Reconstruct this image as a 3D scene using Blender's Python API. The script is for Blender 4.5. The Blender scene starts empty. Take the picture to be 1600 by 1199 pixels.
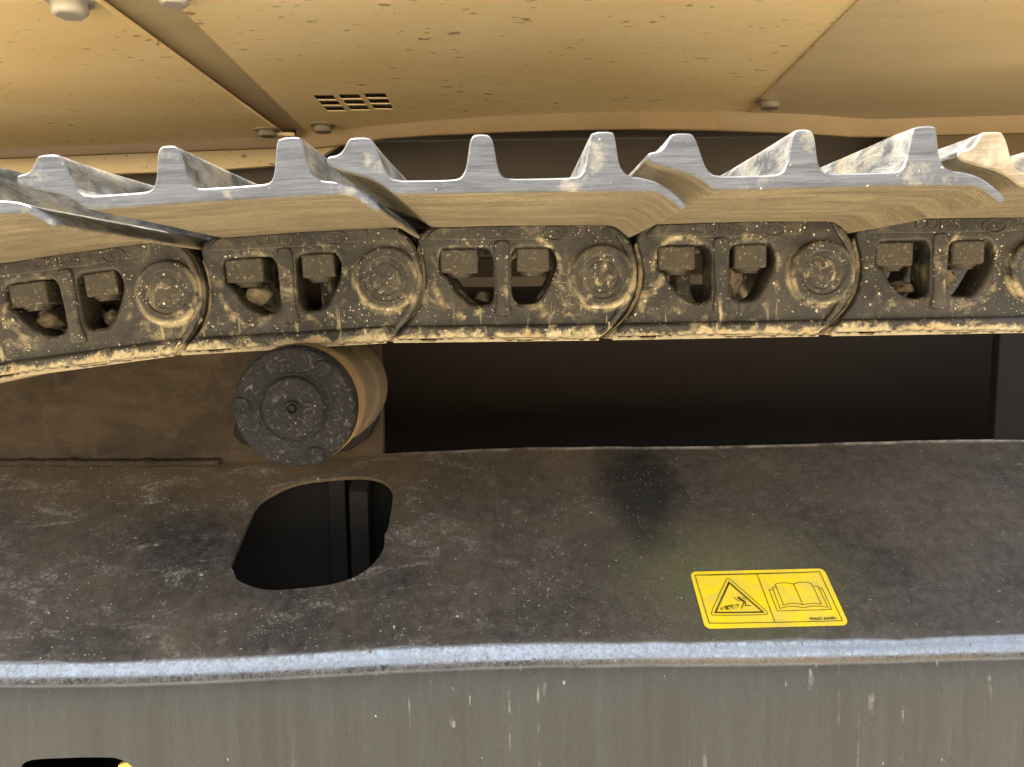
import bpy, bmesh, math, random
from mathutils import Vector, Matrix, Euler, noise as mnoise
from mathutils.geometry import delaunay_2d_cdt
R = math.radians
random.seed(7)
S = bpy.context.scene
COL = S.collection

# ------------------------------------------------------------------ camera
H = 0.85                                   # lens height above the ground (m)
PITCH, ROLL, F = 6.2, 0.7, 1200.0
CAMR = Euler((R(90 - PITCH), 0, 0)).to_matrix() @ Matrix.Rotation(R(-ROLL), 3, 'Z')
cd = bpy.data.cameras.new('camera')
cd.sensor_width = 36; cd.lens = F / 1600 * 36; cd.clip_start = 0.01; cd.clip_end = 2000
cam = bpy.data.objects.new('camera', cd); COL.objects.link(cam)
cam.matrix_world = Matrix.Translation((0, 0, H)) @ CAMR.to_4x4()
S.camera = cam

# ------------------------------------------------------------------ light
SUN_EL, SUN_AZ = 66.0, -85.0                # azimuth from +Y (behind the machine)
w = bpy.data.worlds.new('World'); S.world = w; w.use_nodes = True
wn = w.node_tree
sky = wn.nodes.new('ShaderNodeTexSky'); sky.sky_type = 'NISHITA'; sky.sun_disc = False
sky.sun_elevation = R(SUN_EL); sky.sun_rotation = R(SUN_AZ)
sky.air_density = 1.0; sky.dust_density = 9.0; sky.ozone_density = 1.0
bg = wn.nodes['Background']; bg.inputs[1].default_value = 0.11
# thin bright cloud over most of the sky
wtc = wn.nodes.new('ShaderNodeTexCoord'); wno = wn.nodes.new('ShaderNodeTexNoise'); wno.inputs['Scale'].default_value = 2.4
wno.inputs['Detail'].default_value = 7; wno.inputs['Roughness'].default_value = .62; wn.links.new(wtc.outputs['Generated'], wno.inputs['Vector'])
wmr = wn.nodes.new('ShaderNodeMapRange'); wn.links.new(wno.outputs['Fac'], wmr.inputs[0]); wmr.inputs[1].default_value = .34; wmr.inputs[2].default_value = .58
wmr.inputs[3].default_value = .25; wmr.inputs[4].default_value = .95
wmx = wn.nodes.new('ShaderNodeMix'); wmx.data_type = 'RGBA'; wn.links.new(wmr.outputs[0], wmx.inputs[0]); wn.links.new(sky.outputs[0], wmx.inputs[6])
wmx.inputs[7].default_value = (7.4, 8.4, 9.8, 1)
wn.links.new(wmx.outputs[2], bg.inputs[0])
sl = bpy.data.lights.new('sun', 'SUN'); sl.energy = 5.0; sl.angle = R(0.5); sl.color = (1, .95, .86)
so = bpy.data.objects.new('sun', sl); COL.objects.link(so)
so.rotation_euler = Euler((R(-(90 - SUN_EL)), 0, R(-SUN_AZ)))
S.view_settings.view_transform = 'Standard'; S.view_settings.look = 'None'
S.view_settings.exposure = 2.3; S.view_settings.gamma = 1.0
S.cycles.max_bounces = 8; S.cycles.diffuse_bounces = 5

# ------------------------------------------------------------------ measuring helpers
def ray(px, py):
    return CAMR @ Vector(((px - 800) / F, -(py - 599.5) / F, -1))
def PY(px, py, Y):
    d = ray(px, py); t = Y / d.y
    return Vector((d.x * t, Y, H + d.z * t))
def PZ(px, py, Z):
    d = ray(px, py); t = (Z - H) / d.z
    return Vector((d.x * t, d.y * t, Z))

# ------------------------------------------------------------------ object helpers
def link(name, me, mats=None, parent=None, loc=None, rot=None):
    o = bpy.data.objects.new(name, me); COL.objects.link(o)
    if mats:
        for m in (mats if isinstance(mats, (list, tuple)) else [mats]): me.materials.append(m)
    if parent: o.parent = parent
    if loc: o.location = loc
    if rot: o.rotation_euler = rot
    return o
def thing(name, label, cat, loc=(0, 0, 0), rot=(0, 0, 0), group=None):
    o = bpy.data.objects.new(name, None); COL.objects.link(o)
    o.location = loc; o.rotation_euler = rot; o.empty_display_size = .05
    o['label'] = label; o['category'] = cat
    if group: o['group'] = group
    return o
def finish(bm, name, ang=35, recalc=True):
    if recalc: bmesh.ops.recalc_face_normals(bm, faces=bm.faces)
    me = bpy.data.meshes.new(name); bm.to_mesh(me); bm.free()
    me.shade_smooth(); me.set_sharp_from_angle(angle=R(ang))
    for p in me.polygons:                    # flat caps stay flat
        if max(abs(q) for q in p.normal) > .9998: p.use_smooth = False
    return me
def chaikin(pts, n=2, closed=True):
    for _ in range(n):
        out = []
        m = len(pts)
        for i in range(m if closed else m - 1):
            a = pts[i]; b = pts[(i + 1) % m]
            out.append((a[0] * .75 + b[0] * .25, a[1] * .75 + b[1] * .25))
            out.append((a[0] * .25 + b[0] * .75, a[1] * .25 + b[1] * .75))
        if not closed: out = [pts[0]] + out + [pts[-1]]
        pts = out
    return pts
def round_poly(pts, r, n=4):
    """closed polygon with corners rounded by r"""
    out = []; m = len(pts)
    for i in range(m):
        p = Vector(pts[i]); a = Vector(pts[i - 1]) - p; b = Vector(pts[(i + 1) % m]) - p
        k = min(r, a.length * .45, b.length * .45)
        pa = p + a.normalized() * k; pb = p + b.normalized() * k
        for j in range(n + 1):
            t = j / n
            q = pa * (1 - t) ** 2 + p * 2 * t * (1 - t) + pb * t * t
            out.append((q.x, q.y))
    return out
def slab(outer, holes, d0, d1, bev=0.0, plane='xz', res=2):
    """flat plate with holes; outline in plane, thickness d0..d1 along the third axis -> bmesh"""
    cu = bpy.data.curves.new('c', 'CURVE'); cu.dimensions = '2D'; cu.fill_mode = 'BOTH'
    half = (d1 - d0) / 2
    cu.extrude = max(half - bev, 1e-5); cu.bevel_depth = bev; cu.bevel_resolution = res; cu.offset = -bev
    for lp in [outer] + list(holes):
        sp = cu.splines.new('POLY'); sp.points.add(len(lp) - 1); sp.use_cyclic_u = True
        for p, q in zip(sp.points, lp): p.co = (q[0], q[1], 0, 1)
    o = bpy.data.objects.new('c', cu); COL.objects.link(o)
    dg = bpy.context.evaluated_depsgraph_get()
    me = bpy.data.meshes.new_from_object(o.evaluated_get(dg))
    bpy.data.objects.remove(o); bpy.data.curves.remove(cu)
    bm = bmesh.new(); bm.from_mesh(me); bpy.data.meshes.remove(me)
    mid = (d0 + d1) / 2
    for v in bm.verts:
        x, y, z = v.co
        v.co = (x, mid - z, y) if plane == 'xz' else (x, y, mid + z)
    bmesh.ops.remove_doubles(bm, verts=bm.verts, dist=1e-6)
    return bm
def add(bm, other):
    me = bpy.data.meshes.new('t'); other.to_mesh(me); other.free(); bm.from_mesh(me); bpy.data.meshes.remove(me)
    return bm
def box(c, s, bev=0.0, rot=None, seg=2):
    bm = bmesh.new(); bmesh.ops.create_cube(bm, size=1)
    for v in bm.verts: v.co = Vector((v.co.x * s[0], v.co.y * s[1], v.co.z * s[2]))
    if bev: bmesh.ops.bevel(bm, geom=bm.edges[:], offset=bev, segments=seg, profile=.5, affect='EDGES')
    if rot: bmesh.ops.rotate(bm, verts=bm.verts, cent=(0, 0, 0), matrix=rot)
    bmesh.ops.translate(bm, verts=bm.verts, vec=c)
    return bm
def lathe(prof, n=64, axis='y', c=(0, 0, 0)):
    """prof = [(t, r)] along the axis"""
    bm = bmesh.new(); rings = []
    for t, r in prof:
        ring = []
        if r < 1e-6:
            ring = [bm.verts.new((0, t, 0))]
        else:
            for i in range(n):
                a = 2 * math.pi * i / n
                ring.append(bm.verts.new((r * math.cos(a), t, r * math.sin(a))))
        rings.append(ring)
    for a, b in zip(rings, rings[1:]):
        for i in range(n):
            j = (i + 1) % n
            if len(a) == 1 and len(b) == 1: continue
            if len(a) == 1: bm.faces.new((a[0], b[i], b[j]))
            elif len(b) == 1: bm.faces.new((a[i], b[0], a[j]))
            else: bm.faces.new((a[i], b[i], b[j], a[j]))
    if axis == 'z': bmesh.ops.rotate(bm, verts=bm.verts, cent=(0, 0, 0), matrix=Matrix.Rotation(R(90), 3, 'X'))
    bmesh.ops.translate(bm, verts=bm.verts, vec=c)
    return bm
def hexhead(c, r, h, n=6, down=True, rim=.0):
    """a bolt head hanging under a plate, axis z, with chamfer"""
    bm = bmesh.new()
    s = -1 if down else 1
    lv = [(0, r), (s * h * .8, r), (s * h, r * .82)]
    rings = []
    for z, rr in lv:
        rings.append([bm.verts.new((rr * math.cos(2 * math.pi * i / n + .3), rr * math.sin(2 * math.pi * i / n + .3), z)) for i in range(n)])
    for a, b in zip(rings, rings[1:]):
        for i in range(n): bm.faces.new((a[i], a[(i + 1) % n], b[(i + 1) % n], b[i]))
    bm.faces.new(rings[0]); bm.faces.new(rings[-1])
    bmesh.ops.translate(bm, verts=bm.verts, vec=c)
    return bm
def text_bm(s, size, depth, tf):
    cu = bpy.data.curves.new('t', 'FONT'); cu.body = s; cu.size = size; cu.extrude = max(depth, 0); cu.offset = .00011 if depth < 0 else 0; cu.align_x = 'CENTER'; cu.align_y = 'CENTER'; cu.resolution_u = 3
    o = bpy.data.objects.new('t', cu); COL.objects.link(o)
    dg = bpy.context.evaluated_depsgraph_get()
    me = bpy.data.meshes.new_from_object(o.evaluated_get(dg))
    bpy.data.objects.remove(o); bpy.data.curves.remove(cu)
    bm = bmesh.new(); bm.from_mesh(me); bpy.data.meshes.remove(me)
    for v in bm.verts: v.co = tf(v.co)
    return bm

# ------------------------------------------------------------------ material helper
class MT:
    def __init__(s, name):
        s.m = bpy.data.materials.new(name); s.m.use_nodes = True
        s.t = s.m.node_tree; s.b = s.t.nodes['Principled BSDF']
    def n(s, ty, **kw):
        x = s.t.nodes.new(ty)
        for k, v in kw.items(): setattr(x, k, v)
        return x
    def set(s, sock, v):
        if isinstance(v, bpy.types.NodeSocket): s.t.links.new(v, sock)
        elif isinstance(v, (tuple, list)) and len(v) == 3 and sock.type == 'RGBA': sock.default_value = (*v, 1)
        else: sock.default_value = v
    def coord(s, rnd=True, scale=(1, 1, 1), rot=(0, 0, 0)):
        c = s.n('ShaderNodeTexCoord').outputs['Object']
        if rnd:
            oi = s.n('ShaderNodeObjectInfo').outputs['Random']
            mu = s.n('ShaderNodeMath', operation='MULTIPLY'); s.set(mu.inputs[0], oi); mu.inputs[1].default_value = 37.0
            ad = s.n('ShaderNodeVectorMath', operation='ADD'); s.set(ad.inputs[0], c); s.set(ad.inputs[1], mu.outputs[0]); c = ad.outputs[0]
        if scale != (1, 1, 1) or rot != (0, 0, 0):
            mp = s.n('ShaderNodeMapping'); s.set(mp.inputs[0], c); mp.inputs['Scale'].default_value = scale; mp.inputs['Rotation'].default_value = rot; c = mp.outputs[0]
        return c
    def noise(s, vec, scale, det=5, rough=.6, dist=0, lo=0, hi=1):
        x = s.n('ShaderNodeTexNoise'); s.set(x.inputs['Vector'], vec); x.inputs['Scale'].default_value = scale
        x.inputs['Detail'].default_value = det; x.inputs['Roughness'].default_value = rough; x.inputs['Distortion'].default_value = dist
        o = x.outputs['Fac']
        return s.rng(o, lo, hi) if (lo, hi) != (0, 1) else o
    def rng(s, v, lo, hi, a=0, b=1, smooth=False):
        x = s.n('ShaderNodeMapRange', interpolation_type='SMOOTHSTEP' if smooth else 'LINEAR'); s.set(x.inputs[0], v)
        for i, q in enumerate((lo, hi, a, b)): x.inputs[i + 1].default_value = q
        return x.outputs[0]
    def mt(s, op, a, b=0.0, c=None, clamp=False):
        x = s.n('ShaderNodeMath', operation=op, use_clamp=clamp); s.set(x.inputs[0], a); s.set(x.inputs[1], b)
        if c is not None: s.set(x.inputs[2], c)
        return x.outputs[0]
    def mix(s, f, a, b):
        x = s.n('ShaderNodeMix', data_type='RGBA'); s.set(x.inputs[0], f); s.set(x.inputs[6], a); s.set(x.inputs[7], b)
        return x.outputs[2]
    def specks(s, vec, scale, size, dens, soft=.05):
        """small irregular spots: size = radius in cells, dens = share of the cells that carry one"""
        wn_ = s.n('ShaderNodeTexNoise'); s.set(wn_.inputs['Vector'], vec); wn_.inputs['Scale'].default_value = scale * 1.6; wn_.inputs['Detail'].default_value = 3
        wv = s.n('ShaderNodeVectorMath', operation='MULTIPLY_ADD'); s.set(wv.inputs[0], wn_.outputs['Color']); wv.inputs[1].default_value = (1.1 / scale,) * 3; s.set(wv.inputs[2], vec)
        v = s.n('ShaderNodeTexVoronoi', feature='F1'); s.set(v.inputs['Vector'], wv.outputs[0]); v.inputs['Scale'].default_value = scale
        nz = s.noise(vec, scale * 2.3, 2, .6)
        d = s.mt('ADD', v.outputs['Distance'], s.mt('MULTIPLY', s.mt('SUBTRACT', nz, .5), .35))
        sp = s.n('ShaderNodeSeparateColor'); s.set(sp.inputs[0], v.outputs['Color'])
        on = s.mt('LESS_THAN', sp.outputs[0], dens)
        sz = s.mt('MULTIPLY', sp.outputs[1], size)
        return s.mt('MULTIPLY', on, s.rng(s.mt('SUBTRACT', d, sz), soft, 0))
    def xyz(s):
        c = s.n('ShaderNodeTexCoord').outputs['Object']
        x = s.n('ShaderNodeSeparateXYZ'); s.set(x.inputs[0], c)
        return x.outputs
    def dist(s, x, z, cx, cz, sx=1., sz=1.):
        a = s.mt('MULTIPLY', s.mt('SUBTRACT', x, cx), sx); b = s.mt('MULTIPLY', s.mt('SUBTRACT', z, cz), sz)
        return s.mt('SQRT', s.mt('ADD', s.mt('MULTIPLY', a, a), s.mt('MULTIPLY', b, b)))
    def bump(s, h, strength=.3, d=.002):
        x = s.n('ShaderNodeBump'); s.set(x.inputs['Height'], h); x.inputs['Strength'].default_value = strength; x.inputs['Distance'].default_value = d
        s.set(s.b.inputs['Normal'], x.outputs[0])
    def out(s, col=None, rough=None, metal=None, **kw):
        if col is not None: s.set(s.b.inputs['Base Color'], col)
        if rough is not None: s.set(s.b.inputs['Roughness'], rough)
        if metal is not None: s.set(s.b.inputs['Metallic'], metal)
        for k, v in kw.items(): s.set(s.b.inputs[k.replace('_', ' ')], v)
        return s.m

ZB = None   # set with the frame
# frame geometry constants
YB, SLOPE, RB = 0.61, R(29), 0.030
ZBEND = PY(800, 1037, YB).z                 # height of the bend line at x = 0
TILT = 0.010                                # the frame runs slightly uphill to the right
YW = 0.848                                  # web plate
LS = (YW - YB) / math.cos(SLOPE)            # length of the sloped part to the virtual corner
TH1, RB2 = R(74), .15                       # tight bend to TH1, then a slow one to vertical
L1, L2 = RB * (TH1 - SLOPE), RB2 * (math.pi / 2 - TH1)
LBEND = L1 + L2
_n = 200; TAB = []; _y = _z = 0.0
for _i in range(_n + 1):
    _v = LBEND * _i / _n
    _th = SLOPE + _v / RB if _v < L1 else TH1 + (_v - L1) / RB2
    TAB.append((_y, _z, _th)); _y -= math.cos(_th) * LBEND / _n; _z -= math.sin(_th) * LBEND / _n
YST = YB - TAB[-1][0]                       # where the bend starts
V1 = (YW - YST) / math.cos(SLOPE)
ZST = math.tan(SLOPE) * (YST - YB)          # relative to the virtual corner
ZEND = ZST + TAB[-1][1]
def v_at(deg): return LBEND / _n * min(range(_n + 1), key=lambda q: abs(TAB[q][2] - R(deg)))
def z_at(deg): return ZST + TAB[min(range(_n + 1), key=lambda q: abs(TAB[q][2] - R(deg)))][1]
ZHOR, ZTOP = z_at(76), z_at(42)             # where the bend mirrors the skyline, and where it starts to mirror the sky
DUST = (.30, .215, .115)

def m_frame():
    s = MT('frame_paint'); c = s.coord(False); x, y, z = s.xyz()
    zz = s.mt('SUBTRACT', z, s.mt('MULTIPLY', x, TILT))
    at = s.n('ShaderNodeAttribute', attribute_name='profile'); vp = at.outputs['Fac']
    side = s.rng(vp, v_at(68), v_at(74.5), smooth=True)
    bend = s.mt('MULTIPLY', s.rng(s.mt('MULTIPLY_ADD', s.mt('SUBTRACT', s.noise(c, 9, 4, .6), .5), .012, vp), v_at(41), v_at(46)), s.rng(vp, v_at(76), v_at(74.2), smooth=True))  # mirror band put into the paint to brighten the sky reflection, cut at skyline
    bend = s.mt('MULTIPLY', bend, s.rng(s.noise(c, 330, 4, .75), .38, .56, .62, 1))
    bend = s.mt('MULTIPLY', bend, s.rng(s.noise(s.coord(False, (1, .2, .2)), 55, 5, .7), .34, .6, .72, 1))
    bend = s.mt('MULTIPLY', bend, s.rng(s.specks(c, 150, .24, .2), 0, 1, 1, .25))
    big = s.noise(s.coord(False, (1, 1, 1.5)), 7, 7, .62, .4, .35, .72)
    fine = s.noise(c, 260, 4, .7)
    mid = s.noise(s.coord(False, (1, 2.2, 2.2), (0, 0, .5)), 15, 8, .72, 1.0, .52, .72)
    # more dust on the left and up under the track
    up = s.rng(y, YB + .03, YW, 0, 1)
    dust = s.mt('MULTIPLY', big, s.rng(x, -.6, .6, .75, .38))
    dust = s.mt('ADD', dust, s.mt('MULTIPLY', up, .18), clamp=True)
    base = s.mix(s.noise(c, 90, 6, .75, 0, .35, .7), (.010, .009, .0085), (.046, .040, .036))
    top = s.mix(s.mt('MULTIPLY', dust, .62), base, (.115, .085, .05))
    # olive film and an oily dark patch
    ol = s.rng(s.mt('ADD', s.dist(x, y, .20, .68, 1, 1.5), s.mt('MULTIPLY', big, .05)), .17, .03, 0, .75, smooth=True)
    top = s.mix(ol, top, (.080, .075, .033))
    d1 = s.dist(x, y, PYX[0], PYX[1], 1.0, .62)
    nz = s.mt('MULTIPLY', s.mt('SUBTRACT', s.noise(c, 26, 6, .7), .5), .055)
    film = s.mt('MULTIPLY', s.rng(y, YW - .09, YW - .005), s.mt('MULTIPLY', s.rng(x, .25, -.25), s.rng(big, 0, 1, .35, .85)))
    top = s.mix(film, top, (.095, .062, .028))
    edge = s.mt('MULTIPLY', s.rng(vp, -V1 + .006, -V1 + .0025), s.mt('MULTIPLY', s.rng(x, -.2, .05, 0, 1), s.noise(c, 40, 5, .75, 0, .36, .6)))  # pale dust line that also paints in the glint along the opening's edge
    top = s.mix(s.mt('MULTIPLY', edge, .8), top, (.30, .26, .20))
    oil = s.rng(s.mt('ADD', d1, nz), .056, .022, 0, .85, smooth=True)
    top = s.mix(oil, top, (.010, .011, .009))
    scuff = s.mt('MULTIPLY', mid, s.rng(x, -.15, .05, .7, .12))
    top = s.mix(s.mt('MULTIPLY', scuff, s.rng(fine, .40, .62)), top, (.32, .28, .235))
    sp = s.mt('MULTIPLY', s.specks(c, 210, .20, .17), s.noise(c, 14, 3, .6, 0, .38, .62))
    sp2 = s.mt('MAXIMUM', s.mt('MULTIPLY', s.specks(c, 130, .14, .05), .9), s.mt('MULTIPLY', s.specks(c, 420, .26, .3), s.noise(c, 18, 4, .65, 0, .44, .6)))
    spk = s.mt('MAXIMUM', sp, sp2)
    top = s.mix(s.mt('MULTIPLY', spk, s.rng(x, -.3, .3, .75, .3)), top, (.42, .385, .32))
    # side plate: washed with rain streaks
    st = s.noise(s.coord(False, (1, 1, .035)), 130, 5, .7, 0, .4, .72)
    st2 = s.noise(s.coord(False, (1, 1, .06)), 28, 4, .6, 0, .35, .7)
    sd = s.mix(s.mt('MULTIPLY', s.mt('ADD', st, st2), .42), (.0115, .0128, .0142), (.027, .0295, .031))
    wd = s.mt('MULTIPLY', s.specks(s.coord(False, (1, 1, .12)), 95, .13, .08), s.noise(c, 9, 3, .6, 0, .42, .6))
    wd = s.mt('MAXIMUM', wd, s.mt('MULTIPLY', s.specks(s.coord(False, (1, 1, .4)), 260, .18, .03), .6))
    wd = s.mt('MAXIMUM', wd, s.mt('MULTIPLY', s.mt('MULTIPLY', s.noise(s.coord(False, (1, 1, .02)), 150, 2, .5, 0, .64, .74), s.noise(c, 22, 4, .7, 0, .52, .68)), .55))
    sd = s.mix(s.mt('MULTIPLY', wd, .75), sd, (.5, .5, .46))
    drk = s.specks(s.coord(False, (1, 1, .5)), 45, .26, .10, .15)
    sd = s.mix(s.mt('MULTIPLY', drk, .5), sd, (.018, .018, .017))
    gr = s.rng(s.noise(c, 750, 2, .6), .3, .7, .72, 1.28)
    grm = s.n('ShaderNodeVectorMath', operation='SCALE'); s.set(grm.inputs[0], s.mix(side, top, sd)); s.set(grm.inputs['Scale'], gr); col = grm.outputs[0]
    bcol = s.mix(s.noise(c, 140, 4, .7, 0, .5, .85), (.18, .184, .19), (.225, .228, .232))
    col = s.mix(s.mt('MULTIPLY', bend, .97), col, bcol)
    rg = s.mt('ADD', s.rng(dust, 0, 1, .44, .7), s.mt('MULTIPLY', spk, .2))
    rg = s.mt('MULTIPLY_ADD', s.mt('SUBTRACT', fine, .5), .25, rg)
    rside = s.mt('MULTIPLY_ADD', st2, .16, .2)
    rgh = s.n('ShaderNodeMix'); s.set(rgh.inputs[0], side); s.set(rgh.inputs[2], rg); s.set(rgh.inputs[3], rside)
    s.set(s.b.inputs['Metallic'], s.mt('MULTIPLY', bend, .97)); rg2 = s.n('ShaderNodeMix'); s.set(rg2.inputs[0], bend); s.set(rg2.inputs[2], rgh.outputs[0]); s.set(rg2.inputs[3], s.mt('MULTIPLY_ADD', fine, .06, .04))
    hgt = s.mt('ADD', s.mt('MULTIPLY', fine, .5), s.mt('MULTIPLY', spk, .8))
    hgt = s.mt('MULTIPLY', hgt, s.rng(s.mt('MAXIMUM', side, bend), 0, 1, 1, .10))
    s.bump(hgt, .35, .0008)
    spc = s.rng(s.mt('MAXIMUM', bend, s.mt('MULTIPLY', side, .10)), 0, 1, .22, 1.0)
    return s.out(col, rg2.outputs[0], IOR=1.5, Specular_IOR_Level=spc)

def m_web():
    s = MT('dusty_web_paint'); c = s.coord(False)
    n1 = s.noise(s.coord(False, (1, 1, 2.5)), 9, 7, .65, .5, .3, .75); n2 = s.noise(c, 55, 6, .7)
    col = s.mix(n1, (.014, .010, .007), (.050, .034, .018)); col = s.mix(s.rng(n2, .5, .75, 0, .4), col, (.075, .052, .03))
    s.bump(n2, .25, .002); return s.out(col, .7, Specular_IOR_Level=.12)

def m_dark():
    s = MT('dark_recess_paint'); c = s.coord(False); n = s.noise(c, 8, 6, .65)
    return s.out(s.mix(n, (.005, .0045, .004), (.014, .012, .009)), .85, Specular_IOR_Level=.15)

def m_link():
    s = MT('dirty_cast_link'); c = s.coord(True); x, y, z = s.xyz()
    n1 = s.noise(c, 18, 7, .68, .3, .32, .72); n2 = s.noise(c, 70, 6, .7); n3 = s.noise(c, 320, 4, .7)
    base = s.mix(n1, (.011, .010, .0088), (.042, .036, .028))
    base = s.mix(s.rng(n2, .5, .72, 0, .55), base, (.085, .068, .045))
    # dried mud along the bottom of the rail
    edge = s.mt('ADD', z, s.mt('MULTIPLY', s.mt('SUBTRACT', n2, .5), -.030))
    low = s.rng(edge, -.0455, -.0495, 0, 1)
    # mud caught in the groove around the pin boss, mostly below it
    d = s.dist(x, z, .095, 0)
    ring = s.mt('MULTIPLY', s.rng(s.mt('ABSOLUTE', s.mt('SUBTRACT', d, .0275)), .0045, .001), s.rng(z, .022, -.016, .05, 1))
    ring = s.mt('MULTIPLY', ring, s.mt('MULTIPLY', s.rng(n2, .38, .54), s.noise(c, 26, 3, .6, 0, .3, .5)))
    wnd = s.mt('MINIMUM', s.dist(x, z, -.026, .000, 1, .75), s.dist(x, z, .035, 0, 1, .75))
    win = s.mt('MULTIPLY', s.rng(s.mt('ABSOLUTE', s.mt('SUBTRACT', wnd, .0245)), .0035, 0), s.mt('MULTIPLY', s.rng(n2, .48, .6), s.noise(c, 21, 3, .6, 0, .44, .6)))
    pinf = s.mt('MULTIPLY', s.rng(d, .019, .015), s.mt('MULTIPLY', s.noise(c, 110, 5, .75, .6, .54, .64), s.noise(c, 34, 3, .6, 0, .36, .56)))
    patch = s.mt('MULTIPLY', s.noise(c, 30, 7, .75, .6, .56, .70), s.rng(z, .03, -.03, .25, .9))
    drip = s.mt('MULTIPLY', s.noise(s.coord(True, (1, 1, .12)), 95, 3, .6, .8, .63, .70), s.rng(z, -.018, -.035))
    d_all = s.mt('MAXIMUM', s.mt('MAXIMUM', low, ring), s.mt('MAXIMUM', win, s.mt('MAXIMUM', s.mt('MAXIMUM', patch, pinf), drip)))
    dcol = s.mix(s.rng(n3, .3, .7), (.235, .19, .105), (.43, .365, .225))
    dcol = s.mix(s.mt('MULTIPLY', low, s.mt('MULTIPLY', s.noise(c, 45, 4, .6, 0, .5, .7), .7)), dcol, (.36, .20, .075))
    col = s.mix(s.mt('MULTIPLY', d_all, .9), base, dcol)
    sp = s.mt('MAXIMUM', s.mt('MULTIPLY', s.specks(c, 240, .24, .30), s.noise(c, 28, 3, .6, 0, .40, .6)), s.mt('MULTIPLY', s.specks(c, 520, .28, .40), s.noise(c, 40, 3, .6, 0, .44, .62)))
    col = s.mix(s.mt('MULTIPLY', sp, .85), col, (.62, .58, .42))
    rg = s.rng(d_all, 0, 1, .42, .85)
    h = s.mt('ADD', s.mt('MULTIPLY', n2, .8), s.mt('ADD', s.mt('MULTIPLY', n3, .3), s.mt('MULTIPLY', s.mt('MAXIMUM', d_all, sp), .8)))
    s.bump(h, .5, .0014)
    return s.out(col, rg, Specular_IOR_Level=.22)

def m_nut():
    s = MT('dusty_nut_steel'); c = s.coord(True); n = s.noise(c, 60, 6, .7); n2 = s.noise(c, 300, 3)
    col = s.mix(n, (.018, .016, .012), (.065, .054, .038)); col = s.mix(s.rng(n2, .58, .7, 0, .4), col, (.3, .24, .14))
    s.bump(n, .3, .0012); return s.out(col, .66, Specular_IOR_Level=.2)

def m_steel(tan=False):
    s = MT('tan_stained_steel' if tan else 'brushed_grey_steel')
    c = s.coord(True); x, y, z = s.xyz()
    br = s.noise(s.coord(True, (.05, 1, 1)), 900, 4, .75); br2 = s.noise(s.coord(True, (.07, 1, 1)), 240, 4, .7)
    n = s.noise(c, 35, 6, .7)
    a, b = ((.14, .105, .06), (.27, .21, .125)) if tan else ((.040, .0415, .0445), (.128, .131, .139))
    col = s.mix(s.rng(s.mt('ADD', br, br2), .7, 1.3), a, b)
    col = s.mix(s.rng(n, .56, .74, 0, .55), col, (.46, .40, .28))
    sp = s.specks(c, 300, .2, .06)
    col = s.mix(s.mt('MULTIPLY', sp, .7), col, (.7, .68, .5))
    s.bump(s.mt('ADD', br2, br), .28, .0006)
    return s.out(col, s.rng(n, .3, .7, .42, .6), .12 if tan else .35)

def m_flank():
    s = MT('scuffed_grouser_steel'); c = s.coord(True, (1, .35, 1))
    n = s.noise(c, 75, 7, .75, .5, .42, .64); n2 = s.noise(s.coord(True), 420, 4, .7)
    col = s.mix(n, (.040, .041, .044), (.20, .195, .175)); col = s.mix(s.noise(s.coord(True), 20, 5, .65, 0, .5, .75), col, (.25, .21, .13))
    s.bump(s.mt('ADD', n, n2), .4, .001); return s.out(col, .55, .2)

def m_under():
    s = MT('dusty_shoe_underside'); c = s.coord(True, (.22, 1, .08)); n = s.noise(c, 60, 7, .72, .4, .34, .68); n2 = s.noise(s.coord(True), 13, 5, .6, .3, .3, .75)
    n3 = s.noise(s.coord(True, (.12, .9, .06)), 260, 4, .7)
    col = s.mix(n, (.098, .076, .042), (.235, .188, .11)); col = s.mix(s.mt('MULTIPLY', n2, .62), col, (.085, .066, .038))
    col = s.mix(s.rng(n3, .58, .70, 0, .7), col, (.07, .052, .03))
    gr = s.rng(s.noise(s.coord(True, (.5, 1, 1)), 520, 3, .7), .3, .7, .62, 1.38)
    g2 = s.n('ShaderNodeVectorMath', operation='SCALE'); s.set(g2.inputs[0], col); s.set(g2.inputs['Scale'], gr); col = g2.outputs[0]
    gm = s.specks(s.coord(True, (.5, 1, 1)), 95, .22, .10, .15); col = s.mix(s.mt('MULTIPLY', gm, .6), col, (.06, .045, .025))
    s.bump(s.mt('ADD', s.mt('ADD', n, n3), gr), .5, .0014); return s.out(col, .75)

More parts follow.
